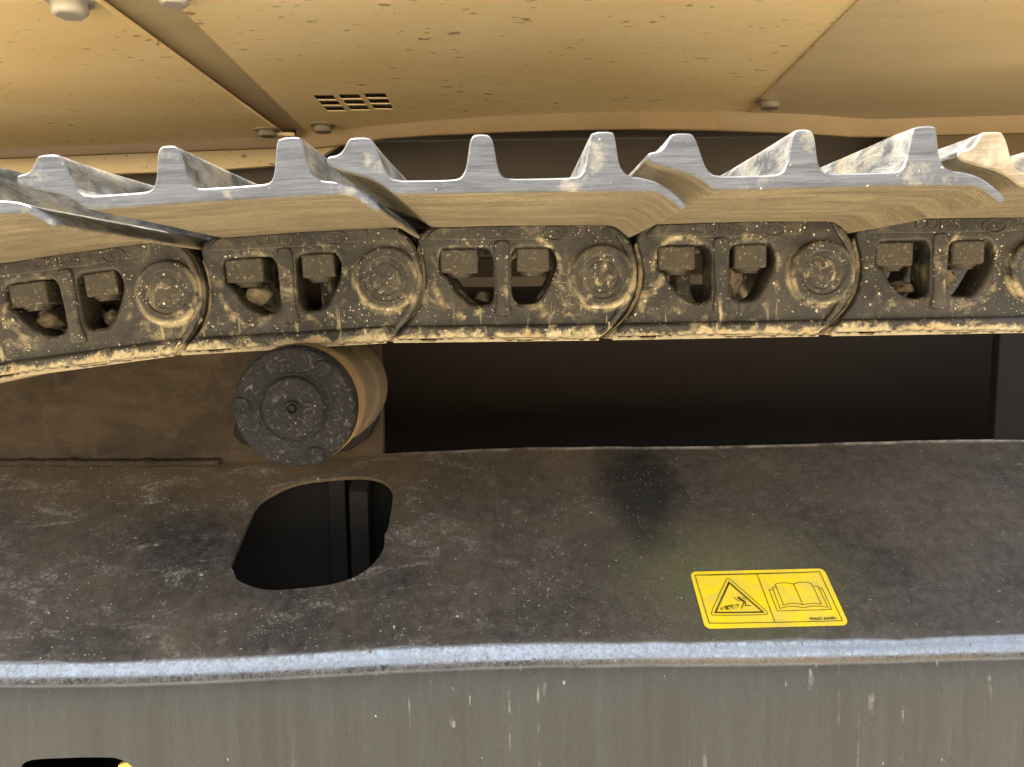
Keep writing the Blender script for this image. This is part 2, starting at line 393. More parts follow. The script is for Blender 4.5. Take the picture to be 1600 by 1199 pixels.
def m_tan(greyed=0):
    s = MT('grey_tan_underside_paint' if greyed else 'tan_underside_paint'); c = s.coord(False)
    n = s.noise(s.coord(False, (1, 1.6, 1)), 3.2, 6, .6, .4, .3, .72); n2 = s.noise(c, 120, 5, .7)
    col = s.mix(n, (.74, .515, .225), (.82, .65, .37))
    if greyed: col = s.mix(s.mt('MULTIPLY_ADD', s.noise(s.coord(False, (.6, 2, 1)), 9, 7, .7, .5), .5, .35), col, (.335, .275, .185))  # greyer, streaky variant of the tan
    vs = s.coord(False, (.75, 1.5, 1))
    sp = s.mt('MAXIMUM', s.mt('MULTIPLY', s.specks(vs, 46, .21, .6, .08), s.noise(c, 5, 3, .6, 0, .38, .54)),
              s.mt('MULTIPLY', s.specks(vs, 90, .2, .22, .10), .7))
    col = s.mix(s.mt('MULTIPLY', sp, .75 if not greyed else .25), col, (.20, .10, .03))
    wh = s.mt('MULTIPLY', s.noise(s.coord(False, (1, 3.5, 1)), 30, 5, .75, .5, .64, .72), s.noise(c, 3.3, 2, .5, 0, .54, .6))
    col = s.mix(s.mt('MULTIPLY', wh, .7), col, (.72, .64, .5))
    s.bump(s.mt('ADD', s.mt('MULTIPLY', n2, .3), sp), .15, .001)
    return s.out(col, s.mt('MULTIPLY_ADD', n, .15, .42))

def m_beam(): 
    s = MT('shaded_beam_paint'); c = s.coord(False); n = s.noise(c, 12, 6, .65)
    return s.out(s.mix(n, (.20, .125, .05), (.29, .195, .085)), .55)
def m_brown():
    s = MT('dark_brown_carbody_paint'); c = s.coord(False); n = s.noise(c, 9, 7, .65, .4); n2 = s.noise(c, 120, 4)
    col = s.mix(n, (.05, .036, .024), (.11, .082, .052)); col = s.mix(s.specks(c, 30, .14, .06), col, (.2, .17, .12))
    s.bump(n2, .2, .001); return s.out(col, .6)
def m_cap():
    s = MT('scratched_black_cap'); c = s.coord(True); n = s.noise(c, 40, 7, .75, 1.2); n2 = s.noise(c, 160, 6, .8, 1.5); n3 = s.noise(c, 500, 3)
    col = s.mix(n, (.0035, .0032, .003), (.014, .0125, .0115)); col = s.mix(s.rng(n2, .55, .70, 0, .7), col, (.16, .138, .115))
    sp = s.mt('MULTIPLY', s.specks(c, 420, .22, .25), s.noise(c, 30, 3, .6, 0, .46, .6)); col = s.mix(s.mt('MULTIPLY', sp, .5), col, (.5, .46, .36))
    s.bump(s.mt('ADD', n2, s.mt('MULTIPLY', n, .6)), .8, .0034); return s.out(col, s.rng(n3, .3, .7, .38, .6), Specular_IOR_Level=.14)
def m_rust():
    s = MT('rusty_roller_shell'); c = s.coord(True); n = s.noise(s.coord(True, (.5, 3, .5)), 40, 6, .7, .3); x, y, z = s.xyz(); n2 = s.noise(c, 180, 5, .7)
    col = s.mix(n, (.035, .022, .011), (.25, .15, .055))
    col = s.mix(s.rng(s.mt('ADD', y, s.mt('MULTIPLY', n, .02)), .062, .075, 0, .75), col, (.055, .044, .028))
    col = s.mix(s.rng(n2, .58, .7, 0, .6), col, (.24, .185, .09))
    s.bump(s.mt('ADD', n2, n), .5, .0018); return s.out(col, .62)
def m_mud():
    s = MT('dried_mud'); c = s.coord(True); n = s.noise(c, 60, 6, .7); n2 = s.noise(c, 300, 4, .7)
    col = s.mix(n, (.185, .145, .082), (.36, .295, .185)); s.bump(s.mt('ADD', n, n2), .6, .0025); return s.out(col, .9)
def m_mud2():
    s = MT('dusty_crevice_mud'); c = s.coord(True); n = s.noise(c, 45, 6, .7, .5, .38, .62); n2 = s.noise(c, 200, 5, .7)
    col = s.mix(n, (.07, .056, .036), (.27, .215, .125)); s.bump(s.mt('ADD', n, n2), .7, .003); return s.out(col, .85)
def m_flat(name, col, rough=.5, metal=0.0, **kw):
    s = MT(name); c = s.coord(True); n = s.noise(c, 60, 5, .65)
    s.set(s.b.inputs['Base Color'], s.mix(n, tuple(k * .82 for k in col), tuple(min(1, k * 1.12) for k in col)))
    return s.out(None, rough, metal, **kw)
def m_decal():
    s = MT('yellow_decal_film'); c = s.coord(False); n = s.noise(c, 12, 4, .6)
    col = s.mix(n, (.58, .40, .005), (.64, .455, .007)); sp = s.mt('MAXIMUM', s.specks(c, 140, .15, .06), s.mt('MULTIPLY', s.specks(c, 380, .2, .2), s.noise(c, 30, 4, .7, 0, .5, .65)))
    col = s.mix(s.mt('MULTIPLY', sp, .75), col, (.16, .10, .02)); col = s.mix(s.noise(c, 40, 6, .7, .4, .42, .85), col, (.36, .27, .09)); return s.out(col, .38)
def m_ground():
    s = MT('sandy_ground'); c = s.coord(False); n = s.noise(c, .6, 8, .65); n2 = s.noise(c, 14, 6, .7)
    col = s.mix(n, (.46, .385, .27), (.58, .50, .37)); col = s.mix(s.rng(n2, .5, .75, 0, .4), col, (.24, .18, .11))
    s.bump(n2, .6, .03); return s.out(col, .95)

# point of the oily patch on the sloped plate, found by intersecting the sight line with the plate
def on_slope(px, py):
    d = ray(px, py)    # plane: z = ZBEND + tan(SLOPE)*(y-YB) + TILT*x
    t = (ZBEND - math.tan(SLOPE) * YB - H) / (d.z - math.tan(SLOPE) * d.y - TILT * d.x)
    return Vector((0, 0, H)) + d * t
_p = on_slope(1000, 768); PYX = (_p.x, _p.y)

def m_bank():
    s = MT('reflection_bank_soil'); c = s.coord(False); n = s.noise(c, .35, 6, .6, 0, .4, .62); n2 = s.noise(c, 4, 6, .7)  # soil of the added bank, dark with a tan part for its reflection
    col = s.mix(n2, (.03, .028, .022), (.07, .06, .045)); col = s.mix(s.mt('MULTIPLY', n, s.rng(s.xyz()[0], 0, 6)), col, (.34, .22, .10)); return s.out(col, .95)
M = dict(deep=m_flat('deep_shade_paint', (.022, .017, .013), .8, 0, Specular_IOR_Level=.1), dark2=m_flat('dark_plate_paint', (.007, .006, .005), .8, 0, Specular_IOR_Level=.1), lip=m_flat('shaded_lip_paint', (.15, .095, .042), .55), bank=m_bank(), frame=m_frame(), web=m_web(), dark=m_dark(), link=m_link(), nut=m_nut(), steel=m_steel(), steel_tan=m_steel(True), flank=m_flank(),
         under=m_under(), tan=m_tan(), tan2=m_tan(1), beam=m_beam(), brown=m_brown(), cap=m_cap(), rust=m_rust(), mud=m_mud(), mud2=m_mud2(),
         decal=m_decal(), ink=m_flat('printed_ink', (.055, .036, .004), .5), ground=m_ground(),
         bolt=m_flat('weathered_bolt_metal', (.42, .38, .31), .5, .3), bolt2=m_flat('dull_bolt_metal', (.20, .16, .10), .55, .2), slot=m_flat('louver_dark', (.05, .036, .02), .6),
         yellow=m_flat('lit_edge_yellow_paint', (.62, .40, .05), .5))

# ------------------------------------------------------------------ ground
def build_ground():
    bm = bmesh.new()
    def ticks(f): 
        out = []
        for k in range(-30, 31): out.append(math.copysign(abs(k) ** 2.6 / 30 ** 2.6, k) * f)
        return out
    xs = ticks(300); ys = ticks(300); grid = []
    for y in ys:
        row = []
        for x in xs:
            r = math.hypot(x, y)
            z = .02 * mnoise.noise(Vector((x * 1.7, y * 1.7, 0))) * (1 if r > 3 else 0)
            if y < -6:      # unseen uneven rise added behind the camera for its reflection in the bend
                z += min(1, (-6 - y) / 8) * max(0, .9 + 1.3 * mnoise.noise(Vector((x * .11 + 3, y * .07, 2)))) 
            row.append(bm.verts.new((x, y, z)))
        grid.append(row)
    for a, b in zip(grid, grid[1:]):
        for i in range(len(a) - 1): bm.faces.new((a[i], a[i + 1], b[i + 1], b[i]))
    o = link('ground', finish(bm, 'ground', 180), M['ground']); o['kind'] = 'structure'
    o['label'] = 'dry sandy ground around the machine'
build_ground()
def build_bank():
    """unseen bank added behind the camera to darken the skyline mirrored in the bend"""
    bm = bmesh.new(); rows = []
    for i in range(121):
        x = -45 + 90 * i / 120; h = 6.6 + 2.6 * mnoise.noise(Vector((x * .13, 3.3, 0))) + .5 * mnoise.noise(Vector((x * .6, 1, 0)))
        rows.append([bm.verts.new((x, -15 + .5 * mnoise.noise(Vector((x * .4, j, 7))) - 5 * t, -.1 + h * math.sin(t * math.pi) ** .7)) for j, t in enumerate((0, .08, .2, .35, .5, .7, .9, 1))])
    for a, b in zip(rows, rows[1:]):
        for j in range(7): bm.faces.new((a[j], a[j + 1], b[j + 1], b[j]))
    o = link('reflection_bank', finish(bm, 'reflection_bank', 180), M['bank']); o['kind'] = 'structure'
build_bank()

# ------------------------------------------------------------------ track frame
FR = thing('crawler_undercarriage', 'black painted undercarriage beam with sloped dusty top plate and yellow warning decal', 'undercarriage', (0, YB, 0.35))
FRI = Matrix.Translation((0, -YB, -0.35))
def fr_local(bm): bmesh.ops.transform(bm, verts=bm.verts, matrix=Matrix.Identity(4)); return bm
def keep(o):      # meshes are written in world coordinates; parent without moving them
    o.matrix_parent_inverse = FRI
    return o
def wob(u): return .0030 * math.sin(u * 5.1 + .6) + .0020 * math.sin(u * 11.3 + 2.) + .0008 * mnoise.noise(Vector((u * 23, 1, 0)))
def fmap(u, v):
    """u along the frame, v down the profile from the web"""
    v1 = V1
    zt = ZBEND + TILT * u + wob(u)
    dents = .0007 * mnoise.noise(Vector((u * 6, v * 9, 3))) + .0004 * mnoise.noise(Vector((u * 17, v * 20, 5)))
    if v <= v1:
        y = YW - v * math.cos(SLOPE); z = zt + math.tan(SLOPE) * (y - YB)
        nrm = Vector((0, -math.sin(SLOPE), math.cos(SLOPE)))
    elif v <= v1 + LBEND:
        k = min(_n, int((v - v1) / LBEND * _n + .5)); a, b, th = TAB[k]
        y = YST + a; z = zt + ZST + b; nrm = Vector((0, -math.sin(th), math.cos(th)))
    else:
        y = YB; z = zt + ZEND - (v - v1 - LBEND); nrm = Vector((0, -1, 0))
    return Vector((u, y, z)) + nrm * dents * (.4 if v > v1 - .01 else 1), nrm
def slope_uv(px, py):
    p = on_slope(px, py); return (p.x, (YW - p.y) / math.cos(SLOPE))
def side_uv(px, py):
    p = PY(px, py, YB); return (p.x, V1 + LBEND + (ZBEND + TILT * p.x + ZEND - p.z))
hz = [(170,1025),(185,985),(215,915),(250,830),(285,750),(340,710),(420,670),(500,650),(620,640),(750,638),(830,650),(880,680),(898,720),(890,800),(872,890),(858,900),(860,960),(825,1020),(760,1075),(690,1105),(600,1125),(450,1135),(340,1138),(270,1120),(210,1095),(193,1078),(186,1050)]
hole1 = [slope_uv(300 + a / 2.855, 520 + b / 2.855) for a, b in hz]
hole1 = chaikin(hole1, 1)
hole2 = [side_uv(a, b) for a, b in [(28,1199),(36,1185),(56,1179),(112,1176.5),(157,1175.5),(184,1176),(206,1189),(216,1203),(226,1240),(205,1275),(120,1290),(45,1275),(22,1235)]]
hole2 = chaikin(hole2, 1)
def inside(p, poly):
    r = False; j = len(poly) - 1
    for i in range(len(poly)):
        if (poly[i][1] > p[1]) != (poly[j][1] > p[1]) and p[0] < (poly[j][0] - poly[i][0]) * (p[1] - poly[i][1]) / (poly[j][1] - poly[i][1]) + poly[i][0]: r = not r
        j = i
    return r
def build_shell():
    U0, U1 = -1.5, 1.5
    us = [U0 + (U1 - U0) * i / 240 for i in range(241)]
    v1 = V1
    vs = [v1 * i / 18 for i in range(18)] + [v1 + LBEND * i / 25 for i in range(26)] + [v1 + LBEND + .33 * (i / 22) ** 1.2 for i in range(1, 23)]
    pts = []; 
    def near(p, poly): return any((p[0] - q[0]) ** 2 + (p[1] - q[1]) ** 2 < .004 ** 2 for q in poly)
    for v in vs:
        for u in us:
            p = (u, v)
            if inside(p, hole1) or inside(p, hole2) or near(p, hole1) or near(p, hole2): continue
            pts.append(Vector(p))
    edges = []
    for hp in (hole1, hole2):
        k = len(pts); m = len(hp)
        pts += [Vector(p) for p in hp]; edges += [(k + i, k + (i + 1) % m) for i in range(m)]
    V, E, Fc, *_ = delaunay_2d_cdt(pts, edges, [], 0, 1e-7)
    bm = bmesh.new(); vv = []; nn = []
    lay = bm.verts.layers.float.new('profile')
    for p in V:
        q, n_ = fmap(p[0], p[1]); vv.append(bm.verts.new(q)); nn.append(n_); vv[-1][lay] = p[1] - V1
    for f in Fc:
        c = (sum(V[i][0] for i in f) / 3, sum(V[i][1] for i in f) / 3)
        if inside(c, hole1) or inside(c, hole2): continue
        bm.faces.new([vv[i] for i in f])
    bmesh.ops.recalc_face_normals(bm, faces=bm.faces)
    if sum(f.normal.z for f in bm.faces) < 0: bmesh.ops.reverse_faces(bm, faces=bm.faces)
    bm.verts.index_update()
    # cut edges of the two openings, 12 mm plate
    be = [e for e in bm.edges if e.is_boundary and all(U0 + .01 < v.co.x < U1 - .01 for v in e.verts) and all(1e-3 < V[v.index][1] < vs[-1] - 1e-3 for v in e.verts)]
    inner = {}
    for e in be:
        for v in e.verts:
            if v.index not in inner: inner[v.index] = None
    idx = {v.index: v for v in bm.verts}
    n0 = len(bm.verts)
    for k in list(inner): inner[k] = bm.verts.new(idx[k].co - nn[k] * .0045); inner[k][lay] = idx[k][lay]
    for e in be:
        a, b = e.verts; f = e.link_faces[0]
        ls = [v.index for v in f.verts]
        i = ls.index(a.index)
        if f.verts[(i + 1) % 3] is b: a, b = b, a
        bm.faces.new((a, b, inner[b.index], inner[a.index]))
    bm.verts.index_update()
    for v in [v for v in bm.verts if not v.link_faces]: bm.verts.remove(v)
    return finish(bm, 'side_shell', 50, recalc=False)
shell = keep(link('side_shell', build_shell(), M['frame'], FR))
# hidden structure of the box: back wall, floor, inner rib
def wbox(name, x0, x1, y0, y1, z0, z1, mat, parent, bev=.0, k=keep):
    return k(link(name, finish(box(((x0 + x1) / 2, (y0 + y1) / 2, (z0 + z1) / 2), (x1 - x0, y1 - y0, z1 - z0), bev), name), mat, parent))
zw = fmap(0, 0)[0].z
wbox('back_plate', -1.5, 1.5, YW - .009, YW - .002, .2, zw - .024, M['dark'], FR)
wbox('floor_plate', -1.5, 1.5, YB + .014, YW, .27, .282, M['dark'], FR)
rx = PY(556, 830, YW - .04).x
def rib(x0, x1, yf):
    zt = lambda y: ZBEND + math.tan(SLOPE) * (y - YB) + TILT * x0 - .010
    bm = slab([(yf, .284), (YW, .284), (YW, zt(YW)), (yf, zt(yf))], [], x0, x1, .001)
    for v in bm.verts: v.co = (v.co.y, v.co.x, v.co.z)
    return bm
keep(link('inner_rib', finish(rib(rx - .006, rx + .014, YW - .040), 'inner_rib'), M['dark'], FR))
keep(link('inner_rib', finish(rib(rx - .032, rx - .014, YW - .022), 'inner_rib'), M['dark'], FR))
# web plates either side of the long opening
xl = PY(597, 620, YW).x; xr = PY(1556, 620, YW).x
def web(x0, x1, r=0):
    z0 = fmap(0, 0)[0].z - .03; z1 = H + .03
    return slab([(x0, z0), (x1, z0), (x1, z1), (x0, z1)], [], YW - .001, YW + .013, .0015)
keep(link('web_plate', finish(web(-1.5, xl), 'web_plate'), M['web'], FR))
keep(link('web_plate', finish(web(xr, 1.5), 'web_plate'), M['dark2'], FR))  # right web plate in a darker colour than the left one
def bead(x0, x1, y, r, n):
    """lumpy weld bead along x"""
    bm = bmesh.new(); rings = []
    for i in range(n + 1):
        x = x0 + (x1 - x0) * i / n
        rr = r * (1 + .07 * math.sin(i * 1.9) + .5 * mnoise.noise(Vector((x * 60, 0, 0))) + .25 * mnoise.noise(Vector((x * 210, 0, 0))))
        z = fmap(x, 0)[0].z + .0005
        rings.append([bm.verts.new((x, y + rr * math.cos(a * math.pi / 4), z + rr * .9 * math.sin(a * math.pi / 4))) for a in range(8)])
    for a, b in zip(rings, rings[1:]):
        for i in range(8): bm.faces.new((a[i], a[(i + 1) % 8], b[(i + 1) % 8], b[i]))
    return bm
keep(link('weld_bead', finish(bead(-1.4, PY(345, 710, YW).x, YW - .003, .0048, 600), 'weld_bead', 70), M['web'], FR))
# small yellow tab standing in for the lit cut edge of the lower left opening
p = PY(205, 1200, YB + .02)
keep(link('lit_edge_tab', finish(box((p.x + .004, YB + .02, p.z - .012), (.016, .006, .04), .001, Matrix.Rotation(R(-20), 3, 'Y')), 'lit_edge_tab'), M['yellow'], FR))

# ------------------------------------------------------------------ warning decal
TLc, TRc, BLc = on_slope(1077.8, 897.2), on_slope(1286.6, 890.6), on_slope(1101.6, 986.3)
NRM = Vector((0, -math.sin(SLOPE), math.cos(SLOPE)))
DW = (TRc - TLc).length; DH = (TLc - BLc).length
def decal_pt(a, b, h=.0004):
    p = TLc + (TRc - TLc) * a + (BLc - TLc) * b
    q, n_ = fmap(p.x, (YW - p.y) / math.cos(SLOPE)); return q + NRM * h
def fromz(zx, zy):
    """decal coordinates (0..1) of a point measured on the photograph's decal"""
    p = on_slope(1050 + zx / 5.333, 870 + zy / 5.333) - TLc
    ea = TRc - TLc; eb = BLc - TLc
    aa, bb, ab = ea.dot(ea), eb.dot(eb), ea.dot(eb); pa, pb = p.dot(ea), p.dot(eb); det = aa * bb - ab * ab
    return ((pa * bb - pb * ab) / det, (pb * aa - pa * ab) / det)
def decal_film():
    rx_, ry_ = .045, .045 * DW / DH; pts = []
    for cx, cy, a0 in ((rx_, ry_, 180), (1 - rx_, ry_, 270), (1 - rx_, 1 - ry_, 0), (rx_, 1 - ry_, 90)):
        for k in range(7):
            a = R(a0 + 15 * k); pts.append((cx + rx_ * math.cos(a), cy + ry_ * math.sin(a)))
    bm = bmesh.new(); top = []
    gx, gy = 26, 14; V2 = [Vector(p) for p in pts]; m = len(pts)
    for i in range(1, gx):
        for j in range(1, gy):
            q = (i / gx, j / gy)
            if inside(q, pts) and min((q[0] - p[0]) ** 2 + (q[1] - p[1]) ** 2 for p in pts) > .0004: V2.append(Vector(q))
    V, E, Fc, *_ = delaunay_2d_cdt(V2, [(i, (i + 1) % m) for i in range(m)], [], 1, 1e-7)
    vt = [bm.verts.new(decal_pt(v[0], v[1], .0009)) for v in V]
    for f in Fc: bm.faces.new([vt[i] for i in f])
    bmesh.ops.recalc_face_normals(bm, faces=bm.faces)
    if sum(f.normal.z for f in bm.faces) < 0: bmesh.ops.reverse_faces(bm, faces=bm.faces)
    be = [e for e in bm.edges if e.is_boundary]
    r = bmesh.ops.extrude_edge_only(bm, edges=be)
    for v in [g for g in r['geom'] if isinstance(g, bmesh.types.BMVert)]: v.co -= NRM * .0007
    return finish(bm, 'warning_decal', 40, False)
decal = keep(link('warning_decal', decal_film(), M['decal'], FR))
decal['label'] = 'yellow warning decal with hazard triangle and open manual symbol'
def ribbon(bm, pts, wd, closed=False):
    """flat printed line on the decal through decal coordinates"""
    if closed: pts = pts + [pts[0], pts[1]]
    # subdivide so that it follows the plate
    P_ = []
    for a, b in zip(pts, pts[1:]):
        L = math.hypot((b[0] - a[0]) * DW, (b[1] - a[1]) * DH); k = max(1, int(L / .006))
        for i in range(k): P_.append((a[0] + (b[0] - a[0]) * i / k, a[1] + (b[1] - a[1]) * i / k))
    if not closed: P_.append(pts[-1])
    else: P_.append(pts[-2])
    prev = None; n = len(P_)
    for i, p in enumerate(P_):
        a = P_[max(0, i - 1)] if not (closed and i == 0) else P_[-2]; b = P_[min(n - 1, i + 1)] if not (closed and i == n - 1) else P_[1]
        d1 = Vector(((p[0] - a[0]) * DW, (p[1] - a[1]) * DH)); d2 = Vector(((b[0] - p[0]) * DW, (b[1] - p[1]) * DH))
        if d1.length < 1e-9: d1 = d2
        if d2.length < 1e-9: d2 = d1
        d1.normalize(); d2.normalize(); t = d1 + d2
        if t.length < 1e-6: t = d1.copy()
        t.normalize(); k = min(2.2, 1 / max(.3, t.dot(d1)))
        nx, ny = -t.y * wd * k / 2, t.x * wd * k / 2
        l = bm.verts.new(decal_pt(p[0] + nx / DW, p[1] + ny / DH, .0013)); r = bm.verts.new(decal_pt(p[0] - nx / DW, p[1] - ny / DH, .0013))
        if prev: bm.faces.new((prev[0], l, r, prev[1]))
        prev = (l, r)
def blob(bm, pts):
    f = bm.faces.new([bm.verts.new(decal_pt(a, b, .0013)) for a, b in pts]); bmesh.ops.triangulate(bm, faces=[f])
def ink(name, bm):
    bmesh.ops.recalc_face_normals(bm, faces=bm.faces)
    return link(name, finish(bm, name, 40, False), M['ink'], decal)
Z = lambda l: [fromz(*p) for p in l]
bm = bmesh.new()
ribbon(bm, Z([(190,176),(1228,140),(1418,548),(308,578)]), .0007, True); ribbon(bm, Z([(708,160),(858,564)]), .0007)
ink('border_line', bm)
T = lambda l: [fromz((1110 - 1050 + a / 16) * 5.333, (900 - 870 + b / 16) * 5.333) for a, b in l]
bm = bmesh.new()
ribbon(bm, chaikin(T([(425,110),(380,160),(15,960),(30,1050),(100,1052),(1380,1025),(1440,975),(1400,930),(470,115)]), 2), .0006, True)
ribbon(bm, T([(462,215),(120,980),(1310,955)]), .0016, True)
for l, wd in (([(580,590),(665,660),(740,670)], .0007), ([(790,600),(820,590),(895,665)], .0005), ([(700,600),(760,640),(845,700)], .0024), ([(840,700),(815,760),(770,875)], .0009),
              ([(850,690),(875,715),(862,795),(1010,797)], .0009), ([(340,835),(400,815),(500,800)], .0014), ([(400,840),(430,900)], .0030), ([(500,830),(545,845)], .0015), ([(520,770),(540,840)], .0007),
              ([(560,800),(580,830)], .0009), ([(610,805),(630,810)], .0009), ([(660,770),(690,810)], .0012), ([(470,900),(710,830)], .0003), ([(500,780),(700,760),(715,800)], .0003), ([(340,830),(300,860),(330,890)], .0004)):
    ribbon(bm, T(l), wd)
blob(bm, T([(665,600),(680,578),(715,572),(745,590),(745,612),(715,628),(680,618)])); blob(bm, T([(262,830),(242,900),(305,910),(275,870)]))
ink('hazard_triangle', bm)
bm = bmesh.new()
for l in ([(1090,415),(1013,242),(990,236),(950,231),(900,232),(858,243),(928,418),(980,404),(1040,402),(1090,415)], [(1013,242),(1040,230),(1090,224),(1130,226),(1162,238),(1244,408),(1190,402),(1140,404),(1090,415)],
          [(862,266),(835,270),(898,446),(960,430),(1030,428),(1095,440),(1160,424),(1230,425),(1298,436),(1216,262),(1180,258)], [(838,288),(808,290),(876,467),(1100,460),(1330,453),(1250,278),(1222,278)]):
    ribbon(bm, Z(l), .0006)
ink('manual_symbol', bm)
def tf(co): return decal_pt(*(lambda a, b: (a + co.x / DW * 1.0, b - co.y / DH))(*fromz(1258, 530)), .0013)
bm = text_bm('99667-A0481', .0041, -1, lambda co: tf(Vector((co.x * 1.06, co.y, 0))))
ink('serial_number', bm)

# ------------------------------------------------------------------ carrier roller
YR = 0.622
pc = PY(459, 637, YR); RR = 98 / F * YR * 1.005
ROL = thing('carrier_roller', 'round black capped carrier roller with rusty shell under the track chain', 'roller', pc)
prof_cap = [(0, 0), (0, RR * .93), (.0012, RR * .965), (.004, RR * .985), (.014, RR * .99), (.014, 0)]
cap = link('end_cap', finish(lathe(prof_cap, 96), 'end_cap', 40), M['cap'], ROL)
hub = lathe([(-.0022, 0), (-.0030, .006), (-.0032, .0238), (-.0026, .0250), (.0002, .0262), (-.0006, .0285), (.001, .0295), (.001, .0)], 64)
link('hub_disc', finish(hub, 'hub_disc', 50), M['cap'], cap)
nip = lathe([(-.0050, 0), (-.0050, .0022), (-.0036, .0026), (-.0036, .0040), (-.0060, .0044), (-.0060, .0054), (-.002, .0060), (-.002, 0)], 32)
link('grease_plug', finish(nip, 'grease_plug', 40), M['cap'], cap)
for px, py in ((505, 577), (377, 635), (493, 712)):
    q = PY(px, py, YR) - pc
    b = lathe([(-.0011, 0), (-.0013, .0030), (-.0011, .0056), (-.0014, .0066), (-.0003, .0076), (.001, .0080), (.001, 0)], 28)
    for v in b.verts:
        if v.co.y < 0: v.co.y += .0008 * mnoise.noise(Vector((v.co.x * 400 + px, 0, v.co.z * 400)))
    link('cap_bolt', finish(b, 'cap_bolt', 60), M['cap'], cap, (q.x, 0, q.z))
k = RR / .05
prof_sh = [(.0145, 0), (.0145, .046 * k), (.016, .0490 * k), (.020, .0500 * k), (.036, .0500 * k), (.042, .0495 * k), (.048, .0475 * k), (.052, .0470 * k), (.100, .0470 * k), (.104, .0475 * k), (.109, .0498 * k), (.114, .0508 * k), (.150, .0508 * k), (.160, .0500 * k), (.164, .046 * k), (.166, .030), (.166, 0)]
link('roller_shell', finish(lathe(prof_sh, 96), 'roller_shell', 30), M['rust'], ROL)
link('shaft', finish(lathe([(.164, 0), (.164, .024), (YW - YR + .002, .024), (YW - YR + .002, 0)], 32), 'shaft'), M['web'], ROL)
q = PY(350, 660, YW) - pc
br = slab(chaikin([(-.13, -.075), (.03, -.085), (.035, .03), (-.02, .055), (-.075, .04), (-.118, -.025)], 2), [], YW - YR - .026, YW - YR - .0015, .003)
link('mounting_bracket', finish(br, 'mounting_bracket'), M['dark'], ROL)

# ------------------------------------------------------------------ track chain
YL = 0.674
PXM = 1 / 1780.0
def L(pts): return [((a - 169) * PXM, b * PXM) for a, b in pts]      # px right of the left pin -> metres from the middle
out_l = L([(8,-97),(17,-84),(27,-76),(46,-56),(60,-30),(65,0),(63,24),(57,42),(54,60),(58,70),(78,82),(200,84),(327,84),(352,80),(371,69),(384,50),(391.5,30),(394,8),(392,-20),(383,-43),(366,-67),(349,-85),(329,-98)])
W1 = L([(86,46),(163,46),(170,30),(170,-37),(148,-45),(124,-33),(108,-16),(97,4),(86,10)])
W2 = L([(198,46),(262,46),(270,28),(266,8),(250,-23),(238,-40),(206,-41),(198,-26)])
def build_link(y0, y1, far=False):
    d = .004
    o = round_poly(out_l, .006, 3)
    w1, w2 = round_poly(W1, .0075, 4), round_poly(W2, .0085, 4)
    bm = slab(o, [w1, w2], y0, y1, .0028)
    # raised lip round each window, raised bar between them
    # tongue that reaches back behind the neighbour
    tg = slab(round_poly(L([(-48,-58),(-20,-97),(70,-97),(90,-40),(90,40),(70,84),(-10,72),(-50,45),(-58,0)]), .012, 4), [], y1 - .003, y1 + .030, .002)
    add(bm, tg)
    if not far:
        rail = slab(round_poly(L([(10.5,-97.3),(31,-73),(350,-73),(331,-97.3)]), .004, 3), [], y0 - .0062, y0 + .004, .003); add(bm, rail)
        bar = slab(round_poly(L([(171,58),(195,58),(196,40),(193,-30),(200,-60),(170,-60),(175,-30),(172,30)]), .006, 3), [], y0 - .0026, y0 + .004, .002); add(bm, bar)
        pad = slab(round_poly(L([(64,58),(80,78),(200,80),(316,80),(312,58),(190,56)]), .007, 3), [], y0 - .0016, y0 + .004, .0014); add(bm, pad)
        # D shaped boss round the pin
        boss = chaikin(L([(338-42,30),(338-18,49),(338+18,49),(338+42,30),(338+50,5),(338+44,-22),(338+30,-45),(338+10,-50),(338-12,-50),(338-32,-44),(338-47,-15),(338-50,10)]), 2)
        cx = (338 - 169) * PXM; hr = .0172
        hole = [(cx + hr * math.cos(2 * math.pi * i / 40), hr * math.sin(2 * math.pi * i / 40)) for i in range(40)]
        add(bm, slab(boss, [hole], y0 - .0065, y0 + .004, .0026))
        # outer rim
        rim = [p for p in round_poly(L([(329,-96),(347,-83.5),(363.5,-66),(380,-43),(389,-20),(391,8),(388.5,30),(381,49),(369,67),(351,77),(360,60),(372,42),(380,22),(382,4),(379,-18),(371,-38),(356,-60),(341,-78)]), .002, 2)]
        add(bm, slab(rim, [], y0 - .0032, y0 + .003, .0014))
    return bm
def build_mud():
    """dried mud lying along the bottom rail: a lumpy strip with a ragged top"""
    bm = bmesh.new(); n = 150; rows = []
    for i in range(n + 1):
        x = (14 - 169 + (318) * i / n) * PXM
        n1 = mnoise.noise(Vector((x * 60, 1.3, 0))); n2 = mnoise.noise(Vector((x * 230, 4.7, 0)))
        n3 = mnoise.noise(Vector((x * 18, 8.1, 0)))
        hgt = max(.0005, .0026 + .0040 * n1 + .0030 * n2 + .0042 * n3); th = .0012 + .0010 * abs(n2)
        zb = -97.0 * PXM - .0006
        y = YL - .0062
        rows.append([bm.verts.new((x, y + .006, zb - .0004)), bm.verts.new((x, y - th * .9, zb - .0002 * n2)), bm.verts.new((x, y - th, zb + hgt * .55)), bm.verts.new((x, y - th * .55, zb + hgt * .85)), bm.verts.new((x, y + .002, zb + hgt))])
    for a, b in zip(rows, rows[1:]):
        for i in range(4): bm.faces.new((a[i], a[i + 1], b[i + 1], b[i]))
    return bm
SHW = .600; YS = .465
